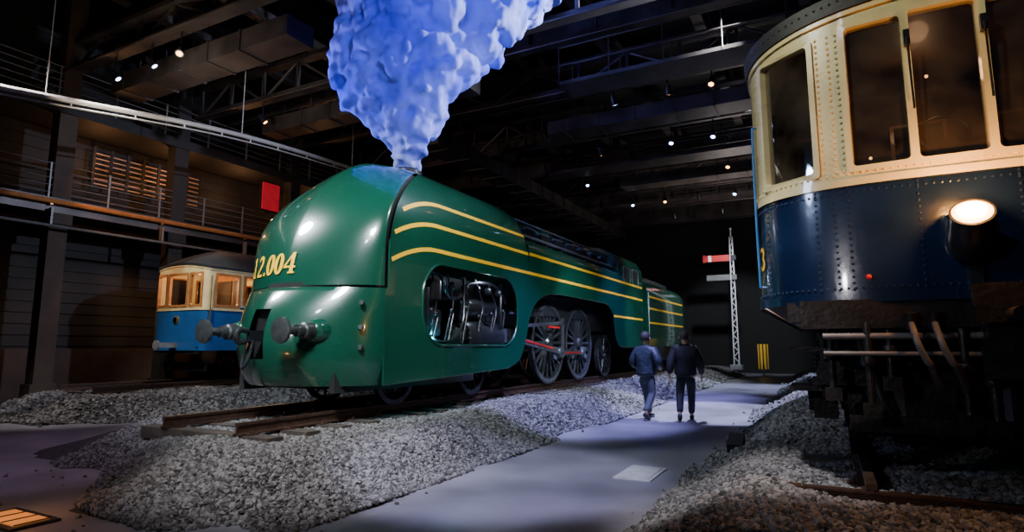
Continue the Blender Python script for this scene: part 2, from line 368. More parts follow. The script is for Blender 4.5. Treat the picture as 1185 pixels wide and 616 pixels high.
def track(cx,y0,y1,label,beam=False):
    e=empty('railway_track',(cx,y0,.3),label,'railway track')
    prof=[(-.07,0),(.07,0),(.07,.015),(.015,.03),(.015,.11),(.036,.12),(.036,.155),(-.036,.155),(-.036,.12),(-.015,.11),(-.015,.03),(-.07,.015)]
    L=y1-y0
    for s in (-.7175-.036,.7175+.036):
        m=MB(); n=len(prof)
        m.add([(s+x,0,z) for x,z in prof]+[(s+x,L,z) for x,z in prof],[tuple(range(n)),tuple(range(2*n-1,n-1,-1))]+[(i,(i+1)%n,n+(i+1)%n,n+i) for i in range(n)])
        m.obj('rail',[RAIL],e,(0,0,.165))
    m=MB().box((0,0,0),(2.6,.25,.16)); m.box((-.75,0,.085),(.3,.16,.02),1).box((.75,0,.085),(.3,.16,.02),1)
    for s in (-.75,.75):
        for q in (-.1,.1): m.cyl((s+q,0,.08),(s+q,0,.13),.02,n=6,m=1)
    s0=m.obj('sleeper',[WOODS,RAIL],e,(0,.15,.08)); i=1
    while .15+i*.62<L: dup(s0,e,(0,.15+i*.62,.08)); i+=1
    if beam: MB().box((.1,.02,.22),(2.8,.06,.07)).box((.1,.02,.26),(2.8,.09,.015)).obj('end_beam',RAIL,e)
    return e
track(-7.48,5.25,36.5,'rusty steel railway track on timber sleepers under the green locomotive')
track(.96,5.1,36.5,'rusty steel railway track on timber sleepers under the blue railcar',True)
track(-16.45,8.2,24,'rusty steel railway track on timber sleepers under the small tramcar')
# ---------------------------------------------------------------- locomotive
W=1.45;Z0=2.62;H=1.8;NN=2.2
LO=empty('locomotive',(-7.48,5.70,.62),'streamlined dark green steam locomotive with yellow lining and domed ovoid nose','locomotive')
def pw(z):
    if z<=Z0: return W
    q=min(1,(z-Z0)/H); return W*(1-q**NN)**(1/NN)
def xt(z):
    q=min(1,max(0,(z-1.6)/2.82)); return 2.9-2.10*(1-q**1.95)**.6
def xs(z):
    q=min(1,max(0,(z-2.4)/2.02)); return 1.5+2.1*q**2.5
def ogive(tip,e,w,n=40,p=1.42,q=1.6):
    out=[]
    for i in range(-n,n+1):
        th=i/n*pi/2; sg=1 if th>=0 else -1
        out.append((sg*w*abs(sin(th))**(2/p), e-(e-tip)*max(0,cos(th))**(2/q) if abs(i)<n else e))
    return out
def hoodplan(z,n=40): return ogive(xt(z),xs(z),pw(z),n,1.45)
rowsz=[1.90+i*.09 for i in range(8)]+[Z0+H*sin(a/30*pi/2)**(2/NN) for a in range(0,31)]
m=MB(); m.grid([[(x,y,z) for x,y in hoodplan(z)] for z in rowsz])
m.obj('front_hood',[GREEN],LO,ang=60)
def hood_surf(s,z,off):
    pl=hoodplan(z,60); P=np.array(pl); d=np.hypot(*np.diff(P,axis=0).T); S=np.concatenate([[0],np.cumsum(d)]); S-=S[60]
    x=np.interp(s,S,P[:,0]); y=np.interp(s,S,P[:,1]); x1=np.interp(s-.02,S,P[:,0]); y1=np.interp(s-.02,S,P[:,1]); x2=np.interp(s+.02,S,P[:,0]); y2=np.interp(s+.02,S,P[:,1])
    tx,ty=x2-x1,y2-y1; l=math.hypot(tx,ty); return (x+ty/l*off,y-tx/l*off,z)
m=MB(); text(m,'12.004',.34,lambda u,v:hood_surf(u-.47,2.1+v,.018)); m.obj('running_number',YEL,LO,recalc=False)
def aw(z):
    q=max(0,(.95-z)/.6); return W*(1-.08*q*q)
def aplan(z,n=40):
    q=max(0,(1.0-z)/.62); q2=max(0,(z-1.0)/.88); tip=.34+.26*q*q+.36*q2*q2
    return ogive(tip,1.55,aw(z),n,1.5)
zz=[.38+i*(1.86-.38)/22 for i in range(23)]
rows=[[(x,y,z) for x,y in aplan(z)] for z in zz]
def skipslot(i,j): return abs(j-39.5)<4.6 and .72<zz[i]<1.5
m=MB(); m.grid(rows,0,skipslot)
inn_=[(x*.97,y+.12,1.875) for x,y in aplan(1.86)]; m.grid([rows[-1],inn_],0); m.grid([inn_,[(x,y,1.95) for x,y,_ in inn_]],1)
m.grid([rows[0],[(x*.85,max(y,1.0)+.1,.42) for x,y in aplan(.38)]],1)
m.obj('front_apron',[GREEN,DARK],LO,ang=60)
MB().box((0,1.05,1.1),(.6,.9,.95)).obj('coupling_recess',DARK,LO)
MB().box((0,2.9,.42),(1.9,3.6,.2)).box((.98,2.9,.45),(.1,3.9,.34)).box((-.98,2.9,.45),(.1,3.9,.34)).obj('leading_bogie_frame',DARK,LO)
m=MB(); m.box((0,.5,1.12),(.08,.5,.16)); m.tube(bez([(0,.24,1.18),(0,.1,1.2),(0,.04,1.1),(0,.1,1.02),(0,.2,1.04)],6),.04,8)
m.tube(bez([(-.05,.3,1.05),(-.06,.22,.8),(0,.18,.66),(.06,.22,.8),(.05,.3,1.05)],6),.025,8)
m.obj('coupling_hook',BLACK,LO)
for s in (-1,1):
    b=MB()
    b.lathe([(0,-.02),(.13,-.02),(.18,-.005),(.185,.03),(.10,.05),(.06,.07),(.06,.28),(.085,.28),(.09,.38),(.12,.40),(.13,.66)],(0,0,0),(0,1,0),28)
    b.lathe([(.13,.55),(.15,.57),(.19,.66),(.2,.80)],(0,0,0),(0,1,0),28,1)
    b.obj('buffer',[DGREY,GREEN],LO,(s*.82,.10,1.19))
for s in (1,-1):
    for z in (1.62,1.25,.95): MB().lathe([(0,0),(.035,.0),(.04,.02),(.04,.06)],(s*1.34,1.12,z),(s*-.5,1,0),12).obj('bolt_cover',DGREY,LO)
ac=[i/56*pi for i in range(57)]
def cowlpt(a,c,y1=6.6,g=.11):
    z=Z0+H*abs(sin(a))**(2/NN); x=W*(1 if cos(a)>=0 else -1)*abs(cos(a))**(2/NN); y0=xs(z)+g
    return (x,y0+c*(y1-y0),z)
m=MB(); m.grid([[cowlpt(a,c/30) for c in range(31)] for a in ac])
n=len(ac); m.add([cowlpt(a,1) for a in ac],[tuple(range(n))],0)
def stripe(m,path,w,xf,side,off=.006,mi=1):
    A=[];B=[]
    for i,(y,z) in enumerate(path):
        a=path[max(0,i-1)];b=path[min(len(path)-1,i+1)]; dy,dz=b[0]-a[0],b[1]-a[1]; l=math.hypot(dy,dz); ny,nz_=-dz/l,dy/l
        for arr,k in ((A,1),(B,-1)):
            zz_=z+nz_*k*w/2; arr.append((side*(xf(zz_)+off),y+ny*k*w/2,zz_))
    m.grid([A,B],mi)
def drop(y,z,y0): 
    q=max(0,1-(y-y0)/1.25); return z-.31*q**2
SW=.072
for s in (1,-1):
    for z,y0 in ((2.64,1.66),(3.09,1.72),(3.52,1.98)):
        yy=[y0+(6.6-y0)*i/50 for i in range(51)]
        stripe(m,[(y,drop(y,z,y0)) for y in yy],SW,pw,s)
m.obj('upper_cowling',[GREEN,YEL],LO,ang=50)
m=MB(); m.grid([[(.96*cowlpt(a,0)[0],max(cowlpt(a,0)[1]-.2,1.5)+(c*3.5),cowlpt(a,0)[2]*.985) for c in (0,1)] for a in ac]); m.box((0,2.0,2.2),(2.78,.9,.9)); m.obj('inner_shade_shell',DARK,LO)  # near-black shell added behind the hood to paint shade into the seam gap
def sidepanel(outer,holes,name):
    vs,fs=panel(outer,holes,.03)
    for s in (1,-1):
        m=MB(); m.add([(s*(W-.015+v[2]),v[0],v[1]) for v in vs],fs)
        for h_ in holes: m.tube([(s*(W),p[0],p[1]) for p in h_],.022,6,closed=True)
        m.tube([(s*(W-.01),p[0],p[1]) for p in outer],.012,5,closed=True)
        m.obj(name,[GREEN],LO,ang=40)
out=[(1.54,.38)]+[(5.3,.5)]+[(p.x,p.y) for p in bez([(5.6,.52,0),(6.1,.68,0),(6.42,1.15,0),(6.6,1.6,0),(7.0,2.0,0),(7.6,2.22,0),(8.4,2.28,0)],6)]+[(11.8,2.28)]+[(p.x,p.y) for p in bez([(12.1,2.26,0),(12.5,2.1,0),(12.75,1.8,0),(12.9,1.3,0),(13.2,1.0,0),(13.6,.92,0)],6)]+[(16.1,.92),(16.1,2.64),(1.61,2.64),(1.61,1.88),(1.54,1.86)]
hole=rr(2.5,.98,6.0,2.42,.62,10)
sidepanel(out,[hole],'side_panel')
for s in (1,-1):
    m=MB(); stripe(m,[(12.7+.1*i,1.92) for i in range(35)],SW,lambda z:W+.001,s,mi=0); m.obj('skirt_line',YEL,LO)
pr=[(1.45,2.6),(1.45,3.0),(1.45,3.18),(1.42,3.3),(1.33,3.42),(1.18,3.5),(.95,3.55)]
for s in (1,-1):
    m=MB(); m.grid([[(s*x,6.6+c*(9.5)/20,z) for c in range(21)] for x,z in pr])
    for z in (2.64,3.09): stripe(m,[(6.6+i*.19,z) for i in range(51)],SW,lambda z_:W,s)
    m.obj('rear_casing',[GREEN,YEL],LO,ang=50)
m=MB().lathe([(.98,6.55),(.98,13.4)],(0,0,3.3),(0,1,0),40)
for y in (7.4,8.6,9.8,11.0,12.2): m.lathe([(.99,y),(.995,y+.0),(.995,y+.06),(.98,y+.06)],(0,0,3.3),(0,1,0),40,1,False)
m.obj('boiler_casing',[GREEN,STEEL],LO,ang=50)
b0=MB().box((0,0,0),(.16,.55,.22)).box((0,0,.13),(.12,.45,.05),1).obj('sand_box',[BLACK,STEEL],LO,(1.12,7.2,3.66))
for i in range(1,7): dup(b0,LO,(1.12,7.2+i*.9,3.66))
m=MB().tube([(1.03,6.7,3.98),(1.03,13.3,3.98)],.022,6)
for i in range(8): m.cyl((.88,6.9+i*.9,3.9),(1.03,6.9+i*.9,3.98),.015,n=6)
m.obj('handrail',STEEL,LO)
MB().tube([(1.22,6.7,3.58),(1.22,13.3,3.58)],.035,6).obj('shelf_pipe',STEEL,LO)
for y,r in ((8.2,.3),(10.4,.25)): MB().lathe([(r,0),(r,.12),(r*.66,.2),(0,.24)],(0,y,4.22),(0,0,1),24).obj('steam_dome',GREEN,LO)
MB().lathe([(.34,-.2),(.34,.10),(.30,.14),(.26,.10),(.26,-.2)],(0,3.8,4.40),(0,0,1),28,0,False).obj('chimney',BLACK,LO)
cp=[(1.42,2.6),(1.42,3.45),(1.38,3.75),(1.2,4.05),(.8,4.25),(.3,4.33),(-.3,4.33),(-.8,4.25),(-1.2,4.05),(-1.38,3.75),(-1.42,3.45),(-1.42,2.6)]
m=MB(); m.grid([[(x,13.4+c*2.9/4,z) for c in range(5)] for x,z in cp]); nn=len(cp)
for y in (13.4,16.0): m.add([(x,y,z) for x,z in cp],[tuple(range(nn))])
m.obj('cab',[GREEN],LO,ang=30)
for s in (1,-1):
    for y in (13.9,14.9):
        m=MB(); lp=rr(y,3.12,y+.75,3.66,.08,4); k=len(lp)
        m.add([(s*1.435,a,b) for a,b in lp],[tuple(range(k))],0); m.tube([(s*1.435,a,b) for a,b in lp],.02,6,1,True)
        m.obj('cab_window',[DARK,STEEL],LO)
def wheelmesh(r,ns,cw=True):
    m=MB(); t_=.13
    m.lathe([(r*.88,0),(r,0),(r,t_*.85),(r+.03,t_*.85),(r+.03,t_),(r*.88,t_),(r*.88,0)],(-t_/2,0,0),(1,0,0),48,0,False)
    m.lathe([(r*.97,-.006),(r*.92,-.006)],(-t_/2-.002,0,0),(1,0,0),48,1,False); m.lathe([(r*.985,t_+.006),(r*.91,t_+.006)],(-t_/2,0,0),(1,0,0),48,1,False)
    m.lathe([(0,-.05),(r*.15,-.05),(r*.17,.0),(r*.17,t_),(r*.12,t_+.06),(0,t_+.06)],(-t_/2,0,0),(1,0,0),24)
    for i in range(ns):
        a=2*pi*i/ns; d=Vector((0,cos(a),sin(a))); 
        m.cyl(d*(r*.14),d*(r*.9),.045*r/1.05+.008,.03*r/1.05+.006,8)
    if cw:
        p=[(0,r*.88*cos(a),r*.88*sin(a)) for a in [math.radians(50+80*i/12) for i in range(13)]]; n=len(p)
        m.add([(.055,y,z) for _,y,z in p]+[(-.055,y,z) for _,y,z in p],[tuple(range(n)),tuple(range(n,2*n))]+[(i,(i+1)%n,n+(i+1)%n,n+i) for i in range(n)])
    return m
WHL=pm('wheel_paint',(.05,.055,.065),.3,.4,.4,.2,6)
dw=wheelmesh(1.05,20).obj('driving_wheel',[WHL,STEEL],LO,(.78,9.0,1.05))
dup(dw,LO,(.78,11.2,1.05)); dup(dw,LO,(-.78,9.0,1.05)); dup(dw,LO,(-.78,11.2,1.05))
bw=wheelmesh(.5,12,False).obj('bogie_wheel',[BLACK,BLACK],LO,(.78,2.6,.5))
for x,y in ((.78,5.1),(-.78,2.6),(-.78,5.1)): dup(bw,LO,(x,y,.5))
tw=wheelmesh(.66,14,False).obj('trailing_wheel',[WHL,STEEL],LO,(.78,13.5,.66)); dup(tw,LO,(-.78,13.5,.66))
for s in (1,-1):
    m=MB(); zc=.78
    m.box((s*.98,10.1,zc),(.06,2.3,.13),0).box((s*1.015,10.1,zc),(.012,1.5,.035),1)
    for y in (9,11.2): m.lathe([(0,0),(.17,0),(.17,.12),(.08,.15),(0,.15)],(s*.93,y,zc),(s,0,0),20); m.lathe([(0,0),(.07,0)],(s*1.085,y,zc),(s,0,0),14,1)
    m.obj('coupling_rod',[STEEL,RED],LO)
    m=MB(); m.box((s*1.12,7.6,1.0),(.06,3.2,.14),0,Matrix.Rotation(-.12,3,'X')).box((s*1.155,7.8,1.0),(.012,1.6,.04),1,Matrix.Rotation(-.12,3,'X'))
    m.lathe([(0,0),(.16,0),(.16,.1),(0,.1)],(s*1.08,9.15,.8),(s,0,0),18); m.box((s*1.1,6.1,1.2),(.14,.45,.3))
    m.obj('connecting_rod',[STEEL,RED],LO)
    m=MB(); m.box((s*1.2,7.8,1.5),(.05,2.6,.08),0,Matrix.Rotation(.06,3,'X')); m.box((s*1.2,8.5,1.45),(.06,.7,.05),1); m.box((s*1.2,9.1,1.25),(.05,.1,.9)); m.box((s*1.1,7.3,1.78),(.1,1.4,.14)); m.cyl((s*1.0,6.4,1.75),(s*1.0,8,1.75),.05,n=8)
    m.obj('valve_gear',[STEEL,RED],LO)
m=MB(); 
for s in (.5,-.5): m.box((s,9,1.1),(.08,14.5,.55))
m.box((0,9,1.9),(1.5,13.5,.9)); m.box((0,2.2,.9),(1.6,.3,.6)); m.obj('main_frame',DARK,LO)
for s in (1,-1):
    m=MB()
    m.lathe([(0,0),(.34,0),(.36,.04),(.36,1.3),(.34,1.35),(0,1.35)],(s*.98,4.3,1.12),(0,1,0),28)
    m.lathe([(0,0),(.2,0),(.22,.04),(.22,1.5),(0,1.5)],(s*.95,4.15,1.72),(0,1,0),24)
    m.lathe([(.16,0),(.22,.02),(.22,.08),(.1,.1)],(s*1.0,4.1,1.12),(0,1,0),20,1)
    for k in range(10):
        a=2*pi*k/10; m.cyl((s*.98+.29*cos(a),4.26,1.12+.29*sin(a)),(s*.98+.29*cos(a),4.31,1.12+.29*sin(a)),.025,n=6,m=1)
    m.obj('steam_cylinder',[BLACK,DGREY],LO)
MB().lathe([(0,0),(.18,0),(.2,.03),(.2,.45),(.12,.5),(.12,.62),(.2,.66),(.2,1.0),(0,1.05)],(1.1,3.2,1.15),(0,0,1),20).obj('air_pump',BLACK,LO)
MB().lathe([(0,0),(.15,0),(.15,.7),(0,.72)],(1.15,2.85,1.3),(0,0,1),16).obj('oil_tank',BLACK,LO)
PIPE=pm('dark_pipe',(.045,.048,.055),.3,.7,0,.3,8)
m=MB()
m.tube(bez([(1.2,2.7,2.3),(1.25,3.3,2.25),(1.2,3.6,1.9),(1.2,4.0,1.9),(1.2,4.4,2.2),(1.2,5.4,2.25),(1.2,5.9,1.9)],6),.035,8,1)
m.tube(bez([(1.3,2.7,1.2),(1.3,3.4,1.05),(1.3,4.0,1.4),(1.25,4.1,2.3)],6),.024,8,1)
m.tube(bez([(1.25,5.7,1.1),(1.3,5.5,1.6),(1.2,5.7,2.3)],6),.03,8,0)
for k in range(5): m.tube(bez([(1.26,2.9+k*.55,1.05),(1.3,3.0+k*.55,1.4+.1*(k%2)),(1.24,3.2+k*.55,1.8),(1.2,3.1+k*.5,2.3)],5),.016,6,k%2)
for i in range(5): m.lathe([(.05,0),(.08,.02),(.08,.06),(.05,.08)],(1.22,3.7+i*.45,2.1),(0,1,0),12,1)
for i in range(6): m.cyl((1.3,3.0+i*.5,1.02),(1.3,3.0+i*.5+.18,1.5+.1*(i%3)),.018,n=6,m=i%2); m.sph((1.3,3.1+i*.5,1.55+.08*(i%3)),.038,(i+1)%2,8,6)
for i in range(7): m.box((1.22,2.8+i*.45,1.32+.2*(i%2)),(.12,.14,.1),0)
m.box((1.0,5.8,1.55),(.3,.2,.5)); m.obj('pipework',[BLACK,PIPE],LO)
MB().box((0,16.3,.9),(2.4,.9,.5)).box((1.2,16.0,.55),(.35,.4,.06)).box((1.2,16.0,.8),(.35,.4,.06)).obj('cab_step',BLACK,LO)
TE=empty('tender',(-7.48,5.70+16.85,.62),'dark green locomotive tender with yellow lining','tender')
tp=[(1.42,.95),(1.45,1.2),(1.45,2.9),(1.4,3.2),(1.2,3.45),(.9,3.55),(-.9,3.55),(-1.2,3.45),(-1.4,3.2),(-1.45,2.9),(-1.45,1.2),(-1.42,.95)]
m=MB(); m.grid([[(x,c*6.3/6,z) for c in range(7)] for x,z in tp]); nn=len(tp)
for y in (0,6.3): m.add([(x,y,z) for x,z in tp],[tuple(range(nn))])
for s in (1,-1):
    for z in (1.85,2.4,2.85): stripe(m,[(.1+.2*i,z) for i in range(31)],SW,lambda z_:W,s)
m.obj('tank_body',[GREEN,YEL],TE,ang=30)
MB().box((0,3.1,3.6),(1.7,5,.3)).box((0,1,3.75),(1.0,1,.2)).obj('coal_bunker',BLACK,TE)
MB().box((0,3.15,.85),(2.3,6.3,.25)).box((1.05,3.15,.55),(.12,5.6,.4)).box((-1.05,3.15,.55),(.12,5.6,.4)).obj('tender_frame',BLACK,TE)
w0=wheelmesh(.5,12,False).obj('tender_wheel',[WHL,STEEL],TE,(.8,.9,.5))
for x in (.8,-.8):
    for y in (.9,2.5,4.1,5.6):
        if (x,y)!=(.8,.9): dup(w0,TE,(x,y,.5))
MB().tube([(1.47,.05,1.1),(1.47,.05,3.0)],.02,6).obj('grab_rail',STEEL,TE)
# ---------------------------------------------------------------- smoke
m=MB(); tab=np.array([(5.05,-2.15,.2),(5.35,-2.15,.32),(5.6,-2.15,.44),(6.1,-2.2,.74),(6.6,-2.32,1.1),(7.04,-2.42,1.42),(7.8,-2.08,1.84),(9.0,-1.4,2.35),(10.4,-.4,2.6)])
def camw(X,Y): return (.8847*X-.466*Y,.466*X+.8847*Y)
zq=5.1
while zq<10.6:
    cx=np.interp(zq,tab[:,0],tab[:,1]); hw=np.interp(zq,tab[:,0],tab[:,2]); 
    nb=6 if hw<.5 else int(8+hw*6)
    m.sph((*camw(cx,12.0),zq),(hw*.62,hw*.46,hw*.4),0,16,10)
    for i in range(nb):
        a=random.uniform(0,2*pi) if i%3 else random.uniform(pi,2*pi); q=random.uniform(.75,1.0); r=min(.42,hw*random.uniform(.16,.32))+.03
        X=cx+cos(a)*(hw-r*.9)*q; Y=12+sin(a)*(hw*.66-r*.5)*q; Zc=zq+random.uniform(-.12,.12)
        m.sph((*camw(X,Y),Zc),(r,r,r*random.uniform(.85,1.1)),0,14,9)
        for k in range(4):
            d=Vector((random.gauss(0,1),random.gauss(-.8,1),random.gauss(.3,1))).normalized()*r*.85; rr_=r*random.uniform(.35,.5)
            p=camw(X+d.x,Y+d.y); m.sph((p[0],p[1],Zc+d.z),rr_,0,10,7)
    zq+=.12+hw*.08
SMK=bpy.data.materials.new('smoke_plume_blue'); SMK.use_nodes=True; nt=SMK.node_tree; b=nt.nodes['Principled BSDF']
b.inputs['Roughness'].default_value=1
n=nt.nodes.new('ShaderNodeTexNoise'); n.inputs['Scale'].default_value=.8; n.inputs['Detail'].default_value=6; tc=nt.nodes.new('ShaderNodeTexCoord'); nt.links.new(tc.outputs['Object'],n.inputs['Vector'])
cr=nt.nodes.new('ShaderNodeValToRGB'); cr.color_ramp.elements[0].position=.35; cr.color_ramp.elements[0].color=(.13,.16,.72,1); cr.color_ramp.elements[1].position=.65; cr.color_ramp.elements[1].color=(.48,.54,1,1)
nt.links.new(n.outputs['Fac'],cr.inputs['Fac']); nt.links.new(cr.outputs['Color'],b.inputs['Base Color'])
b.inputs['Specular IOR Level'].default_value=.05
b.inputs['Emission Color'].default_value=(.02,.02,.7,1); b.inputs['Emission Strength'].default_value=.05  # faint blue glow put into the smoke material itself, besides the lamps
sm_=m.obj('smoke_plume',SMK,ang=180); thing(sm_,'billowing blue-lit smoke plume sculpture rising from the locomotive chimney','smoke')
md=sm_.modifiers.new('r','REMESH'); md.mode='VOXEL'; md.voxel_size=.035; md.use_smooth_shade=True
md=sm_.modifiers.new('s1','SMOOTH'); md.factor=.6; md.iterations=3
tx=bpy.data.textures.new('v','VORONOI'); tx.noise_scale=.26
md=sm_.modifiers.new('d2','DISPLACE'); md.texture=tx; md.strength=-.11; md.mid_level=.3; md.texture_coords='LOCAL'
md=sm_.modifiers.new('s2','SMOOTH'); md.factor=.6; md.iterations=3
# ---------------------------------------------------------------- rail vehicles
def vehicle(E,hw,D,nx,L,zb,zbelt,zeave,arch,roofh,wins,mats,rivet=None,glass=GLASS,frame=CREAM,fin=.05,frad=.07,inn=OAK,rim=.05):
    up,lo,band=mats; P=[]
    for i in range(61):
        th=i/60*pi/2; P.append((hw*sin(th)**(2/nx),D*(1-max(0,cos(th))**(2/nx))))
    P.append((hw,L)); P=np.array(P); S=np.concatenate([[0],np.cumsum(np.hypot(*np.diff(P,axis=0).T))]); ST=S[-1]; SC=S[-2]
    def pl(s):
        a=abs(s); x=float(np.interp(a,S,P[:,0])); y=float(np.interp(a,S,P[:,1])); return (x if s>=0 else -x),y
    def surf(s,z,off=0):
        x,y=pl(s); x1,y1=pl(s-.01); x2,y2=pl(s+.01); tx_,ty=x2-x1,y2-y1; l=math.hypot(tx_,ty) or 1
        return (x+ty/l*off,y-tx_/l*off,z)
    ztop=lambda s: zeave+arch*cos(pi/2*min(1,abs(pl(s)[0])/hw))**.8
    sb=set([0,ST,-ST])
    k=0
    while k<SC: sb.add(round(k,3)); sb.add(round(-k,3)); k+=.06
    k=SC
    while k<ST: sb.add(round(k,3)); sb.add(round(-k,3)); k+=.5
    for w_ in wins: sb.update([w_[0],w_[1]])
    sb=sorted(sb); zs=sorted(set([zb,zb+.08,(zb+zbelt)/2,zbelt,zeave]+[w_[2] for w_ in wins]+[w_[3] for w_ in wins]))
    rows=[[surf(s,z if z<zeave else ztop(s)) for s in sb] for z in zs]
    def skip(i,j):
        cs=(sb[j]+sb[j+1])/2; cz=(zs[i]+zs[i+1])/2
        return any(w_[0]<cs<w_[1] and w_[2]<cz<w_[3] for w_ in wins)
    m=MB(); m.grid(rows,0,skip,lambda i,j:1 if zs[i]<zbelt-.001 else 0)
    m.grid([[surf(s,zbelt-.03,.015) for s in sb],[surf(s,zbelt-.03,.02) for s in sb],[surf(s,zbelt+.03,.02) for s in sb],[surf(s,zbelt+.03,0) for s in sb]],2)
    m.grid([[surf(s,zb,0) for s in sb],[surf(s,zb-.02,.02) for s in sb],[surf(s,zb+.05,.02) for s in sb],[surf(s,zb+.05,0) for s in sb]],1)
    if rivet:
        for (s,za,zb_,st,mi) in rivet:
            z=za
            while z<zb_:
                p=surf(s,z,.002); m.sph(p,.012,3 if mi else 0,6,4); z+=st
        for i in range(80):
            s=-2.0+i*.05
            for z,mi in ((zbelt+.07,0),(zbelt-.08,3),(zb+.09,3)): m.sph(surf(s,z,.002),.0115,mi,6,4)
    m.obj('body_shell',[up,lo,band,RIVN],E,ang=40)
    for w_ in wins:
        s0,s1,z0,z1=w_[:4]; fm=MB(); o=rr(s0-.025,z0-.025,s1+.025,z1+.025,.03,8); i_=rr(s0+fin,z0+fin,s1-fin,z1-fin,frad,8)
        f0=[surf(a,b,.004) for a,b in o]; f1=[surf(a,b,.022) for a,b in o]; f2=[surf(a,b,.022) for a,b in i_]; f3=[surf(a,b,-.05) for a,b in i_]
        for r in (f0,f1,f2,f3): r.append(r[0])
        fm.grid([f0,f1,f2,f3],0)
        q=max(1,int((s1-s0)/.08)); fm.grid([[surf(s0+(s1-s0)*c/q,z,-.03) for c in range(q+1)] for z in (z0,z1)],1)
        fm.obj('window',[frame,glass],E,ang=40)
    rs=[]
    for t_ in [0,0,.02,.1,.2,.35,.5,.7,.85,1]:
        row=[]
        for s in sb:
            x,y=pl(s); ze=ztop(s); ty=max(y,D+hw*.9) if y<D+hw*.9 else y
            fx,fy=x*(1-t_),y+(ty-y)*t_
            row.append((fx,fy,ze+(zeave+roofh-ze)*sin(min(1,t_)*pi/2)+(0.03 if t_>0 else 0)))
        rs.append(row)
    rs[0]=[surf(s,ztop(s)-rim,.035) for s in sb]; rs[1]=[surf(s,ztop(s)+.02,.05) for s in sb]
    m=MB(); m.grid([[surf(s,ztop(s)-rim,.0) for s in sb]]+rs,0)
    if rivet:
        for i in range(70): s=-2.0+i*.058; m.sph(surf(s,ztop(s)-.04,.043),.011,0,6,4)
    m.obj('roof',ROOF,E,ang=50)
    m=MB(); m.grid([[surf(s,ztop(s)-rim-.005,.02) for s in sb]]+[[surf(s,ztop(s)-rim-.045,.02) for s in sb]]+[[surf(s,ztop(s)-rim-.045,.0) for s in sb]],0); m.obj('cornice',up,E)
    m=MB(); fl=[surf(s,zb+.02,-.01) for s in sb]; m.add(fl,[tuple(range(len(fl)))]); fl=[surf(s,zeave-.02,-.03) for s in sb]; m.add(fl,[tuple(range(len(fl)))])
    m.add([(-hw,L,zb),(hw,L,zb),(hw,L,zeave+roofh),(-hw,L,zeave+roofh)],[(0,1,2,3)]); m.obj('interior_floor',inn,E)
    return surf,ST
RC=empty('railcar',(.96,5.26,.62),'large blue and cream riveted railcar with round-cornered front and lit headlamp','railcar')
wn=[(-.285,.17,2.36,3.57),(-.72,-.305,2.36,3.55),(.19,.64,2.36,3.55),(-1.48,-.97,2.36,3.5),(.97,1.48,2.36,3.5)]
for i in range(7):
    for s in (1,-1):
        a,b=2.3+i*1.15,3.2+i*1.15; wn.append((a,b,2.45,3.4) if s>0 else (-b,-a,2.45,3.4))
rv=[]
for s in (-.77,-.83,-.92,.68,.82,.92,-1.54,1.54): rv.append((s,2.36,3.55,.05,0))
for s in (-.30,.30,-.76,-.86,.86,-1.5,1.5,-1.0,1.0): rv.append((s,1.36,2.24,.05,1))
su,ST=vehicle(RC,1.5,1.05,2.9,11,1.33,2.26,3.68,.17,.44,wn,(CREAM,NAVY,CREAM),rv,fin=.018,frad=.035,inn=DOAK,rim=.12)
HL=MB(); ax=Vector((-.10,-.75,.55)).normalized(); o=Vector((-.01,-.04,1.70))
HL.lathe([(0,-.16),(.08,-.16),(.13,-.10),(.155,-.02),(.15,.1),(.135,.24),(.13,.28),(.13,.31),(.115,.315)],o,ax,28,0,False)
HL.lathe([(.0,.345),(.05,.34),(.085,.325)],o,ax,28,1,False); HL.lathe([(.085,.325),(.118,.305)],o,ax,28,2,False); HL.box((-.01,.02,1.5),(.08,.12,.3),0)
HL.obj('headlamp',[BLACK,LENSW,LENSR],RC)
lampc=Vector((.96,5.26,.62))+o+ax*.44
MB().lathe([(0,0),(.018,.01),(.02,.02),(.012,.03),(.01,.04)],(-.66,.02,1.5),(0,-1,0),14).obj('tail_lamp',REDL,RC)
m=MB(); text(m,'13',.19,lambda u,v:su(-1.84+u*1.0,1.66+v,.012),start=0); m.obj('vehicle_number',YEL,RC,recalc=False)
for s in (-1.66,1.66):
    m=MB().tube([su(s,1.5,.035),su(s,2.0,.04),su(s,2.6,.04),su(s,3.0,.035)],.011,8); 
    for z in (1.5,2.25,3.0): m.cyl(su(s,z,0),su(s,z,.04),.010,n=6)
    m.obj('grab_rail',LBLUE,RC)
for s in (-.29,.18): 
    m=MB(); m.tube([su(s,3.35,.03),su(s,3.3,.09),su(s+.01,2.75,.06)],.008,6); m.box(su(s,3.32,.05),(.04,.05,.12)); m.obj('wiper',BLACK,RC)
MB().box((0,.1,1.22),(2.3,.18,.22)).box((0,.35,1.25),(2.5,.3,.16)).obj('headstock',UNDER,RC)
m=MB().box((.12,-.12,1.30),(.30,.28,.2)).box((.12,-.28,1.26),(.42,.06,.26)).cyl((.12,-.3,1.18),(.12,-.5,1.18),.05).box((.12,-.05,1.02),(.24,.3,.5)).box((.12,-.22,.88),(.34,.1,.24))
m.obj('coupler',UNDER,RC)
MB().cyl((.30,-.05,1.3),(.30,-.05,1.42),.014).sph((.30,-.05,1.44),.028).obj('brass_knob',GOLD,RC)
for x in (-.28,-.42):
    m=MB().tube(bez([(x,-.02,1.16),(x,-.14,1.08),(x+.02,-.17,.98),(x+.06,-.15,.88),(x+.09,-.12,.84)],6),.022,8,0); m.cyl((x,-.02,1.10),(x,-.05,1.22),.04,n=10,m=1); m.cyl((x+.09,-.12,.84),(x+.14,-.12,.66),.032,m=1)
    m.obj('brake_hose',[HOSE,UNDER],RC)
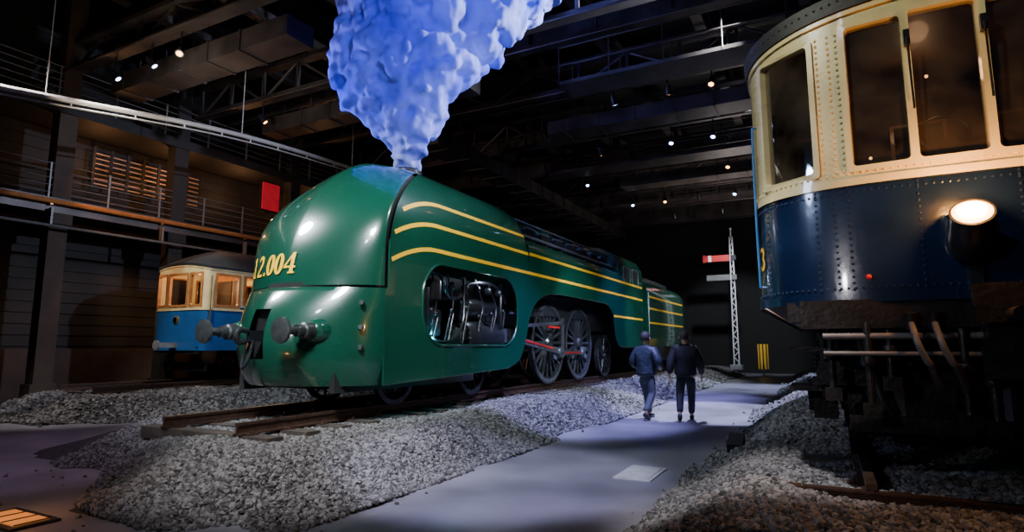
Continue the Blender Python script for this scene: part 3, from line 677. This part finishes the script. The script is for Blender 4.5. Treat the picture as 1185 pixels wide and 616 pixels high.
MB().tube(bez([(.5,-.02,1.2),(.5,-.2,1.1),(.5,-.22,.8),(.6,-.1,.6)],6),.03,8).obj('brake_hose',RUBBER,RC)
for x,y0_,z0_,z1_ in ((-.7,.02,1.15,.5),(-.12,-.02,1.1,.45),(.32,-.05,1.12,.4),(-.95,.2,1.15,.6),(.02,-.08,.98,.42),(-.56,.05,1.1,.7)): MB().cyl((x,y0_,z0_),(x,y0_,z1_),.028).lathe([(.05,0),(.06,.03),(.05,.08)],(x,y0_,(z0_+z1_)/2),(0,0,1),12).box((x,y0_,z1_),(.12,.1,.1)).obj('air_pipe',UNDER,RC)
MB().cyl((-1.0,.02,1.05),(1.0,.02,1.05),.025).cyl((-1.0,-.02,.92),(.9,-.02,.92),.018).obj('brake_pipe',HOSE,RC)
w0=wheelmesh(.46,10,False).obj('bogie_wheel',[UNDER,UNDER],RC,(-.78,1.2,.46))
for x in (-.78,.78):
    for y in (1.2,3.2):
        if (x,y)!=(-.78,1.2): dup(w0,RC,(x,y,.46))
m=MB()
for s in (-1.02,1.02):
    m.box((s,2.2,.72),(.1,3.3,.18)).box((s,2.2,.55),(.12,1.0,.14))
    for y in (1.2,3.2):
        m.box((s,y,.5),(.2,.34,.36)); m.lathe([(0,0),(.1,.0),(.1,.06),(0,.08)],(s*1.08,y,.47),(s,0,0),14)
        for q in (-.32,.32):
            for i in range(6): m.lathe([(.06,0),(.075,.015),(.06,.03)],(s,y+q,.78+i*.045),(0,0,1),12,0,False)
            m.cyl((s,y+q,.7),(s,y+q,1.1),.03,n=8)
m.box((0,.55,.75),(2.1,.14,.2)).box((0,3.8,.75),(2.1,.14,.2)).box((0,2.2,.95),(1.6,3.2,.3))
for x in (-.9,-.45,.0,.45,.9): m.lathe([(0,0),(.05,0),(.05,.03),(0,.03)],(x,.48,.75),(0,-1,0),8)
m.obj('bogie_frame',UNDER,RC)
m=MB().box((0,.25,.38),(1.7,.08,.12)).box((-.6,.3,.65),(.08,.08,.6)).box((.6,.3,.65),(.08,.08,.6)).box((-.3,.4,.55),(.3,.3,.3)).box((.35,.4,.6),(.35,.25,.35))
m.cyl((-.9,.3,1.0),(.9,.3,1.0),.05).cyl((-.75,.15,1.1),(-.55,.25,.45),.05)
m.obj('guard_iron',UNDER,RC)
for x in (-1.15,1.15):
    MB().box((x,1.0,.95),(.3,.5,.04)).box((x,1.0,.6),(.3,.5,.04)).box((x+.13,.78,.9),(.03,.03,.75)).box((x+.13,1.22,.9),(.03,.03,.75)).obj('step_board',UNDER,RC)
MB().box((0,6,1.1),(2.0,6,.5)).obj('underframe',UNDER,RC)
m=MB().box((0,2.1,2.5),(2.85,.06,2.3)); 
for x in (-.9,0,.9): m.box((x,2.06,2.9),(.5,.04,.8),1).box((x,2.03,2.9),(.42,.04,.72),2)
m.obj('bulkhead',[DOAK,OAK,DARK],RC)
m=MB().box((-.6,1.0,1.85),(.35,.35,1.0)).lathe([(.17,0),(.19,.01),(.17,.02)],(.0,.7,2.75),(0,-1,.4),24,0,False).box((.0,.75,2.3),(.1,.1,.8)).box((-1.0,1.2,2.2),(.3,.4,.9)); m.obj('driver_desk',DOAK,RC)
for x,y,z in ((-.5,1.2,2.75),(-.1,1.5,2.9),(.4,1.1,3.3),(-1.0,1.4,2.55),(-.05,.9,3.35)):
    MB().sph((x,y,z),.014).obj('interior_bulb',LENSO,RC)
TR=empty('tramcar',(-16.45,10.64,.66),'small blue and cream wooden tramcar with warmly lit interior','tramcar')
wt=[(-1.0,-.52,2.05,2.98),(-.43,.43,2.05,2.98),(.52,1.0,2.05,2.98)]
for s in (1,-1):
    for i in range(7):
        a=1.38+i*.92; wt.append((a,a+.78,2.05,2.98) if s>0 else (-a-.78,-a,2.05,2.98))
st_,_=vehicle(TR,1.12,.28,4.5,7.5,.82,1.96,3.17,.12,.6,wt,(CREAM,TBLUE,CREAM),None,GLASSC,OAK,.045,.05)
MB().lathe([(0,0),(.09,0),(.12,.02),(.12,.1),(.08,.12)],(0,.08,1.66),(0,-1,0),20).lathe([(0,.125),(.08,.125)],(0,.08,1.66),(0,-1,0),20,1).obj('headlamp',[GOLD,WHITE],TR)
MB().box((0,-.25,.95),(.25,.6,.14)).lathe([(0,0),(.13,0),(.14,.04),(0,.06)],(0,-.5,.95),(0,-1,0),16).obj('coupler',GREY,TR)
MB().box((0,.1,.8),(2.0,.15,.2)).box((0,3.7,.7),(1.5,3.6,.3)).box((0,.35,.35),(1.9,.06,.25)).obj('underframe',UNDER,TR)
w0=wheelmesh(.4,10,False).obj('tram_wheel',[UNDER,STEEL],TR,(.78,2.3,.36))
for x,y in ((-.78,2.3),(.78,5.2),(-.78,5.2)): dup(w0,TR,(x,y,.36))
b0=None
for i in range(4):
    q=MB().box((0,0,.45),(.9,.45,.08)).box((0,.22,.75),(.9,.06,.6)).box((0,0,.2),(.8,.35,.4)).obj('bench',OAK,TR,(.5,2.2+i*1.2,.86)) if b0 is None else dup(b0,TR,(.5,2.2+i*1.2,.86)); b0=b0 or q
m=MB().box((0,1.5,2.0),(1.9,.05,2.2)).box((0,1.46,2.45),(.7,.03,.9),1)
for x in (-.65,.65): m.box((x,1.46,2.5),(.4,.03,.8),1)
m.obj('bulkhead',[OAK,DOAK],TR)
for s in (1.22,-1.22): MB().tube([st_(s,1.2,.05),st_(s,2.9,.05)],.015,6).obj('grab_rail',GOLD,TR)
# ---------------------------------------------------------------- signal
SG=empty('semaphore_signal',(-4.35,33.6,.42),'white lattice semaphore signal mast with red arm','railway signal')
m=MB(); Hs=7.0
def leg(z): return .13-.06*z/Hs
for sx in (-1,1):
    for sy in (-1,1): m.cyl((sx*leg(0),sy*leg(0),0),(sx*leg(Hs),sy*leg(Hs),Hs),.02,n=6)
nb=24
for i in range(nb):
    z0,z1=i*Hs/nb,(i+1)*Hs/nb; a,b=leg(z0),leg(z1); k=1 if i%2 else -1
    for s in (-1,1):
        m.cyl((k*a,s*a,z0),(-k*b,s*b,z1),.013,n=5); m.cyl((s*a,k*a,z0),(s*b,-k*b,z1),.013,n=5)
m.cyl((0,0,Hs),(0,0,Hs+.4),.03).sph((0,0,Hs+.45),.06); m.box((0,0,.05),(.6,.6,.25)); m.obj('lattice_mast',WHITE,SG)
m=MB().box((-.75,-.2,5.85),(1.3,.04,.34)).box((-1.40,-.2,5.85),(.12,.045,.42)).box((-1.1,-.225,5.85),(.16,.012,.34),2).box((.1,-.2,5.85),(.26,.06,.26),1).obj('signal_arm',[RED,BLACK,WHITE],SG)
MB().box((-.7,-.2,4.8),(1.2,.04,.3)).box((.1,-.2,4.8),(.26,.06,.26)).obj('signal_arm',[GREY],SG)
m=MB().box((0,0,1.0),(.5,.06,1.3)).box((0,0,.3),(.08,.08,.6),1)
for i in range(3): m.box((-.17+i*.17,-.035,1.0),(.06,.01,1.3),1)
thing(m.obj('striped_barrier',[YEL,BLACK],loc=(-3.1,34.2,0.02)),'narrow yellow and black striped barrier board beside the signal','barrier')
e=empty('ground_spotlight',(-1.2,8.8,.2),'small black spotlight box lying on the ballast','spotlight')
MB().box((0,0,.09),(.2,.34,.12),0,Matrix.Rotation(.35,3,'X')).obj('housing',DARK,e); MB().box((0,0,.01),(.2,.2,.04)).cyl((0,0,0),(0,0,.08),.02).obj('bracket',BLACK,e)
def fixture(x,y,z,tgt,lens):
    d=(Vector(tgt)-Vector((x,y,z))).normalized()
    e=empty('spotlight',(x,y,z),'small black theatre spotlight hung from the roof girders','spotlight','roof spotlights')
    MB().lathe([(0,-.16),(.06,-.16),(.09,-.05),(.1,.14)],(0,0,0),d,14,0,True).obj('housing',BLACK,e)
    MB().lathe([(0,.145),(.07,.145)],(0,0,0),d,14).obj('lens',lens,e)
    MB().cyl((0,0,.08),(0,0,.55),.02,n=6).box((0,0,.56),(.3,.1,.06)).obj('bracket',BLACK,e)
fx=[(-14.8,8.4,8.75),(-13.6,8.4,8.75),(-16.4,8.4,8.75),(-10.6,12.3,8.7),(-15.4,12.3,8.7),(-8.8,12.3,8.7),(-5.2,16.3,8.8),(-2.4,16.3,8.8),(-1.6,20.2,8.65),(-4.4,20.2,8.65),(-7.0,20.2,8.65),(-9,24.2,8.7),(-6.1,24.2,8.7),(-3.1,24.2,8.7),(0.2,24.2,8.7),(-8.2,28.4,8.6),(-5.0,28.4,8.6),(-1.5,28.4,8.6),(-7,32.2,8.6),(-2.5,32.2,8.6),(0,12.3,8.7),(1.5,12.3,8.7),(-3.6,16.3,8.8),(-3.0,20.2,8.65),(-.5,24.2,8.7),(-6.6,28.4,8.6),(-4.5,32.2,8.6),(-3.4,28.4,8.6)]
for i,(x,y,z) in enumerate(fx): fixture(x,y,z,(x*.5-2,y-5,0) if i%2 else (x*.5-2,y+5,0),LENSO if i%3==1 else LENSB)
# ---------------------------------------------------------------- people
def skin(name,nodes,edges,mat,parent,sub=2,root=0):
    me=bpy.data.meshes.new(name); me.from_pydata([n[0] for n in nodes],edges,[]); o=bpy.data.objects.new(name,me); C.objects.link(o); o.parent=parent
    md=o.modifiers.new('s','SKIN'); md.use_smooth_shade=True
    sv=me.skin_vertices[0].data
    for i,n in enumerate(nodes):
        r=n[1]; sv[i].radius=(r,r) if not hasattr(r,'__len__') else r; sv[i].use_root=(i==root)
    md=o.modifiers.new('u','SUBSURF'); md.levels=sub; md.render_levels=sub; me.materials.append(mat); return o
SKINM=pm('skin_tone',(.45,.26,.18),.5,var=.05)
def person(loc,k,rot,jm,tm,hm,label,bent,fat=1.0,puff=False,st=1.0):
    E=empty('person',loc,label,'person'); E.scale=(k,k,k); E.rotation_euler[2]=rot
    J={'pel':(0,0,.95),'sp':(0,0,1.14),'ch':(0,.01,1.36),'nk':(0,.0,1.50),'hb':(0,.015,1.58),'hd':(0,.02,1.68),'ht':(0,.01,1.75)}
    a_,b_=(-1,1) if st>0 else (1,-1)
    legs={a_:[(a_*.09,0,.92),(a_*.10,.17,.51),(a_*.09,.25,.09),(a_*.10,.40,.035)],b_:[(b_*.09,0,.92),(b_*.12,.0,.50),(b_*.13,-.30,.17),(b_*.14,-.20,.05)]}
    if bent: arms={s:[(s*.20,0,1.42),(s*.31,-.06,1.16),(s*.26,.15,1.03),(s*.21,.22,1.02)] for s in (-1,1)}
    else: arms={s:[(s*.20,0,1.42),(s*.29,-.03+.08*s,1.14),(s*.31,.03+.15*s,.91),(s*.31,.05+.17*s,.83)] for s in (-1,1)}
    N=[(J['pel'],.13),(J['sp'],.12),(J['ch'],(.15,.11)),(J['nk'],.055),(J['hb'],.06),(J['hd'],(.085,.10)),(J['ht'],.07)]
    Ed=[(0,1),(1,2),(2,3),(3,4),(4,5),(5,6)]
    for s in (-1,1):
        b=len(N); N+= [(legs[s][0],.09),(legs[s][1],.06),(legs[s][2],.04),(legs[s][3],.032)]; Ed+=[(0,b),(b,b+1),(b+1,b+2),(b+2,b+3)]
        b=len(N); A=arms[s]; N+=[(A[0],.055),(A[1],.042),(A[2],.028),(A[3],(.034,.022))]; Ed+=[(2,b),(b,b+1),(b+1,b+2),(b+2,b+3)]
        pv=Vector(A[3]); d=(pv-Vector(A[2])).normalized(); side=Vector((0,1,0)) if abs(d.z)>.7 else Vector((s*-1,0,.0))
        for f in range(4):
            o=side*(.024-.016*f); Lf=(.075,.085,.08,.062)[f]; c=len(N)
            N+=[(tuple(pv+o+d*.03),.0095),(tuple(pv+o+d*(.03+Lf*.5)+Vector((-s*.008,0,0))),.009),(tuple(pv+o+d*(.03+Lf*.9)+Vector((-s*.025,0,0))),.0075)]; Ed+=[(b+3,c),(c,c+1),(c+1,c+2)]
        c=len(N); N+=[(tuple(pv+side*.035-d*.01),.011),(tuple(pv+side*.055+d*.03),.009)]; Ed+=[(b+3,c),(c,c+1)]
    skin('body',N,Ed,SKINM,E)
    f=fat
    N=[((0,0,.84),(.20*f,.16*f)),((0,0,.97),(.205*f,.16*f)),((0,0,1.08),(.19*f,.15*f)),((0,0,1.20),(.2*f,.155*f)),((0,.0,1.34),(.215*f,.15*f)),((0,0,1.45),(.14*f,.11*f)),((0,-.005,1.53),(.085*f,.085*f))]; Ed=[(0,1),(1,2),(2,3),(3,4),(4,5),(5,6)]
    for s in (-1,1):
        b=len(N); A=arms[s]; m1=Vector(A[0]).lerp(Vector(A[1]),.5); m2=Vector(A[1]).lerp(Vector(A[2]),.5)
        N+=[(A[0],.092*f),(tuple(m1),.085*f),(A[1],.078*f),(tuple(m2),.068*f),(tuple(Vector(A[2])),.052)]; Ed+=[(4,b),(b,b+1),(b+1,b+2),(b+2,b+3),(b+3,b+4)]
    skin('jacket',N,Ed,jm,E,3 if puff else 2,4)
    N=[((0,0,.98),(.16,.13)),((0,0,.88),(.175,.14))]; Ed=[(0,1)]
    for s in (-1,1):
        b=len(N); Lg=legs[s]; mid=Vector(Lg[0]).lerp(Vector(Lg[1]),.5); mc=Vector(Lg[1]).lerp(Vector(Lg[2]),.5)
        N+=[((s*.095,Lg[1][1]*.2,.80),.11),(tuple(mid),.1),(Lg[1],.082),(tuple(mc),.074),(tuple(Vector(Lg[2])+Vector((0,0,.01))),.065)]; Ed+=[(1,b),(b,b+1),(b+1,b+2),(b+2,b+3),(b+3,b+4)]
    skin('trousers',N,Ed,tm,E,2,1)
    for s in (-1,1):
        a=Vector(legs[s][2]); tt=Vector(legs[s][3]); fr=(s==a_)
        skin('shoe',[((a.x,a.y-.05,.045 if fr else .13),.045),((a.x,a.y+.02,.05 if fr else .10),.052),((tt.x,tt.y,.04 if fr else .05),.045),((tt.x,tt.y+.06,.035),.035)],[(0,1),(1,2),(2,3)],BLACK,E,2,1)
    m=MB(); nu,nv=18,9; c=(0,0.0,1.69); rows=[]
    for j in range(nv+1):
        row=[]
        for i in range(nu+1):
            t_=2*pi*i/nu; front=max(0,sin(t_)); lo=-.75+1.1*front; b_2=lo+(pi/2-lo)*j/nv
            row.append((c[0]+.10*cos(b_2)*cos(t_),c[1]+.12*cos(b_2)*sin(t_),c[2]+.118*sin(b_2)))
        rows.append(row)
    m.grid(rows); m.obj('hair',hm,E,ang=180)
    for s in (-1,1): MB().sph((s*.1,.01,1.655),(.012,.02,.032),0,8,6).obj('ear',SKINM,E)
    MB().sph((0,.125,1.645),(.012,.018,.022),0,8,6).obj('nose',SKINM,E)
    for s in (-1,1): MB().sph((s*.033,.105,1.672),(.012,.008,.008),0,8,6).obj('eye',WHITE,E)
    MB().sph((0,.112,1.61),(.022,.006,.006),0,8,4).obj('mouth',RED,E)
    return E
JN=pm('puffer_jacket',(.022,.028,.048),.5,var=.3,scale=7,bump=.9,bscale=14); JB=pm('black_coat',(.010,.010,.013),.7,var=.2,scale=6,bump=.3)
TD=pm('grey_blue_trousers',(.05,.055,.075),.8,var=.2); TJ=pm('dark_jeans',(.010,.011,.018),.8,var=.2); HG=pm('dark_hair',(.03,.025,.022),.7,bump=.6,bscale=60); HG2=pm('brown_hair',(.04,.03,.025),.7,bump=.6,bscale=60)
person((-3.62,13.24,.0),1.06,-.25,JN,TD,HG,'person in a dark blue-grey padded jacket and grey-blue trousers walking away',True,1.16,True,1)
person((-2.79,13.35,.0),1.075,.2,JB,TJ,HG2,'person in a black coat and dark jeans walking away',False,1.16,False,-1)
# ---------------------------------------------------------------- lights
def light(kind,name,loc,tgt,power,col,size=.3,deg=50,blend=.6):
    l=bpy.data.lights.new(name,kind); l.energy=power; l.color=col
    if kind=='SPOT': l.spot_size=math.radians(deg); l.spot_blend=blend; l.shadow_soft_size=size
    elif kind=='AREA': l.size=size
    else: l.shadow_soft_size=size
    o=bpy.data.objects.new(name,l); C.objects.link(o); o.location=loc
    if tgt is not None: o.rotation_euler=(Vector(tgt)-Vector(loc)).to_track_quat('-Z','Y').to_euler()
    return o
CW=(.87,.95,1); VI=(.40,.40,1)
light('SPOT','nose_key',(-3.6,.5,8.5),(-7.6,7,3),7600,CW,.7,38)
light('SPOT','nose_rim',(-12.5,3,9.2),(-8,7.5,3.2),4800,CW,.7,45)
light('SPOT','nose_low',(-6.0,-1,3.5),(-7.6,6.5,2.2),420,CW,.5,40)
light('SPOT','side_wash',(-1.5,8,9.2),(-6.2,10,2.6),3200,CW,.4,50)
light('SPOT','side_wash',(-1.5,14,9.2),(-6.2,16,2.4),3400,CW,.4,50)
light('SPOT','side_wash',(-1.5,20,9.2),(-6.2,23,2.4),4000,CW,.4,50)
light('SPOT','side_wash',(-2,27,9.2),(-6.2,28,2.0),3400,CW,.25,50)
light('SPOT','wheel_light',(-2.4,12.5,4.5),(-6.6,16,1.6),1400,(.75,.85,1),.15,45)
light('SPOT','wheel_light',(-2.6,18,4.5),(-6.4,22,1.5),900,(.75,.85,1),.15,45)
light('SPOT','ballast_wash',(-3,1,8.8),(-5.6,5.4,.3),5600,(1,.97,.95),.12,26,.9)
light('SPOT','ballast_blue',(-2.2,11,8.8),(-5.0,12,.3),10500,VI,.2,36)
light('SPOT','ballast_blue',(-2.6,17,8.8),(-5,19,.3),9500,VI,.2,45)
light('SPOT','path_pool',(-3,16,9.2),(-2.8,15.5,0),17000,(.6,.64,1),.12,34,.3)
light('SPOT','path_pool',(-2.6,23,9.2),(-2.7,24,0),14000,(.6,.68,1),.15,45)
light('SPOT','path_near',(-2.6,3,9),(-3.7,6.6,0),5600,(.66,.68,1),.12,26,.5)
light('SPOT','right_ballast',(-1.6,2.5,8.5),(-.7,6.0,.3),4200,(1,.95,.95),.12,20,.8)
light('SPOT','railcar_key',(-3.2,1.0,7.5),(.3,5.6,3.9),1300,(.97,1,.84),.2,30,.8)
light('SPOT','railcar_blue',(-3.5,2.5,4),(0,5.8,2.4),220,(.45,.6,1),.3,40,.8)
light('SPOT','under_light',(-1.8,1.5,2.5),(.9,5.6,1.2),110,(.95,.9,.95),.1,50)
light('SPOT','tram_key',(-13.5,6,8.6),(-16.4,10.8,2.6),3600,(1,.95,.85),.2,32)
light('SPOT','tram_ballast',(-14,5,8.8),(-15.5,8,.3),2600,(1,.9,.85),.2,40)
light('POINT','tram_interior',(-16.4,11.3,3.4),None,60,(1,.66,.36),.1)
light('POINT','tram_interior',(-16.4,14,3.4),None,110,(1,.58,.25),.1)
light('POINT','headlamp_glow',tuple(lampc),None,85,(1,.42,.10),.05)
light('POINT','cabin_glow',(.9,6.4,4.05),None,6,(1,.62,.36),.1)
light('POINT','machinery_glow',(-6.15,8.7,1.72),None,40,(.08,.8,1),.05)
light('POINT','machinery_glow',(-6.12,10.6,2.95),None,20,(.7,.8,1),.06)
light('SPOT','smoke_blue',(-3.5,5.5,7.0),(-6.8,10.3,8.2),800,(.12,.15,1),.1,75)
light('SPOT','smoke_white',(-1.0,13.5,9.0),(-5.6,10.6,8.6),5200,(.66,.74,1),.1,75)
light('SPOT','smoke_low',(-3.6,10.5,5.2),(-6.6,10.3,6.8),360,(.5,.58,1),.1,50)
light('SPOT','smoke_blue',(-11,8,6),(-7.5,10.2,7.5),900,(.14,.18,1),.1,70)
light('SPOT','signal_light',(-3.5,28,8.5),(-4.35,33.6,4.5),2800,(.85,.92,1),.2,46)
light('AREA','roof_fill',(1,15,3.5),(0,22,11),760,(1,.84,.78),3)
light('AREA','roof_fill',(-13,7,6.2),(-14,12,11),110,(1,.82,.64),2)
light('AREA','roof_fill',(-3,27,5.5),(-4,28,11),230,(1,.9,.85),2)
for y in (9.6,12,14.5,18.5): light('POINT','gallery_warm',(-19.2,y,7.2),None,34,(1,.45,.17),.1)
light('SPOT','pipe_glow',(-15.5,6.5,7.0),(-18.1,12,5.4),900,(1,.42,.13),.1,60)
light('SPOT','rail_light',(-12.5,6,6.5),(-14.5,12,7.6),420,(1,.97,.95),.1,70)
light('SPOT','wall_low_warm',(-17.4,9.5,4.6),(-19.9,10.5,.5),140,(1,.6,.4),.1,100)
light('SPOT','cool_fill',(-3,-4,9),(-6,9,1),700,(.75,.85,1),.3,60)
light('SPOT','floor_violet',(-10,2,8),(-10.5,4.6,0),900,(.8,.5,.8),.2,44)
light('POINT','floor_glow',(-6.75,2.95,.5),None,9,(1,.4,.12),.1)
w=bpy.data.worlds.new('world'); bpy.context.scene.world=w; w.use_nodes=True
w.node_tree.nodes['Background'].inputs[0].default_value=(.01,.013,.025,1); w.node_tree.nodes['Background'].inputs[1].default_value=.5
cam=bpy.data.cameras.new('camera'); cam.sensor_width=36; cam.lens=690/1185*36; co=bpy.data.objects.new('camera',cam); C.objects.link(co)
co.location=(0,0,1.6); co.rotation_euler=(math.radians(97.6),0,math.radians(27.8)); bpy.context.scene.camera=co
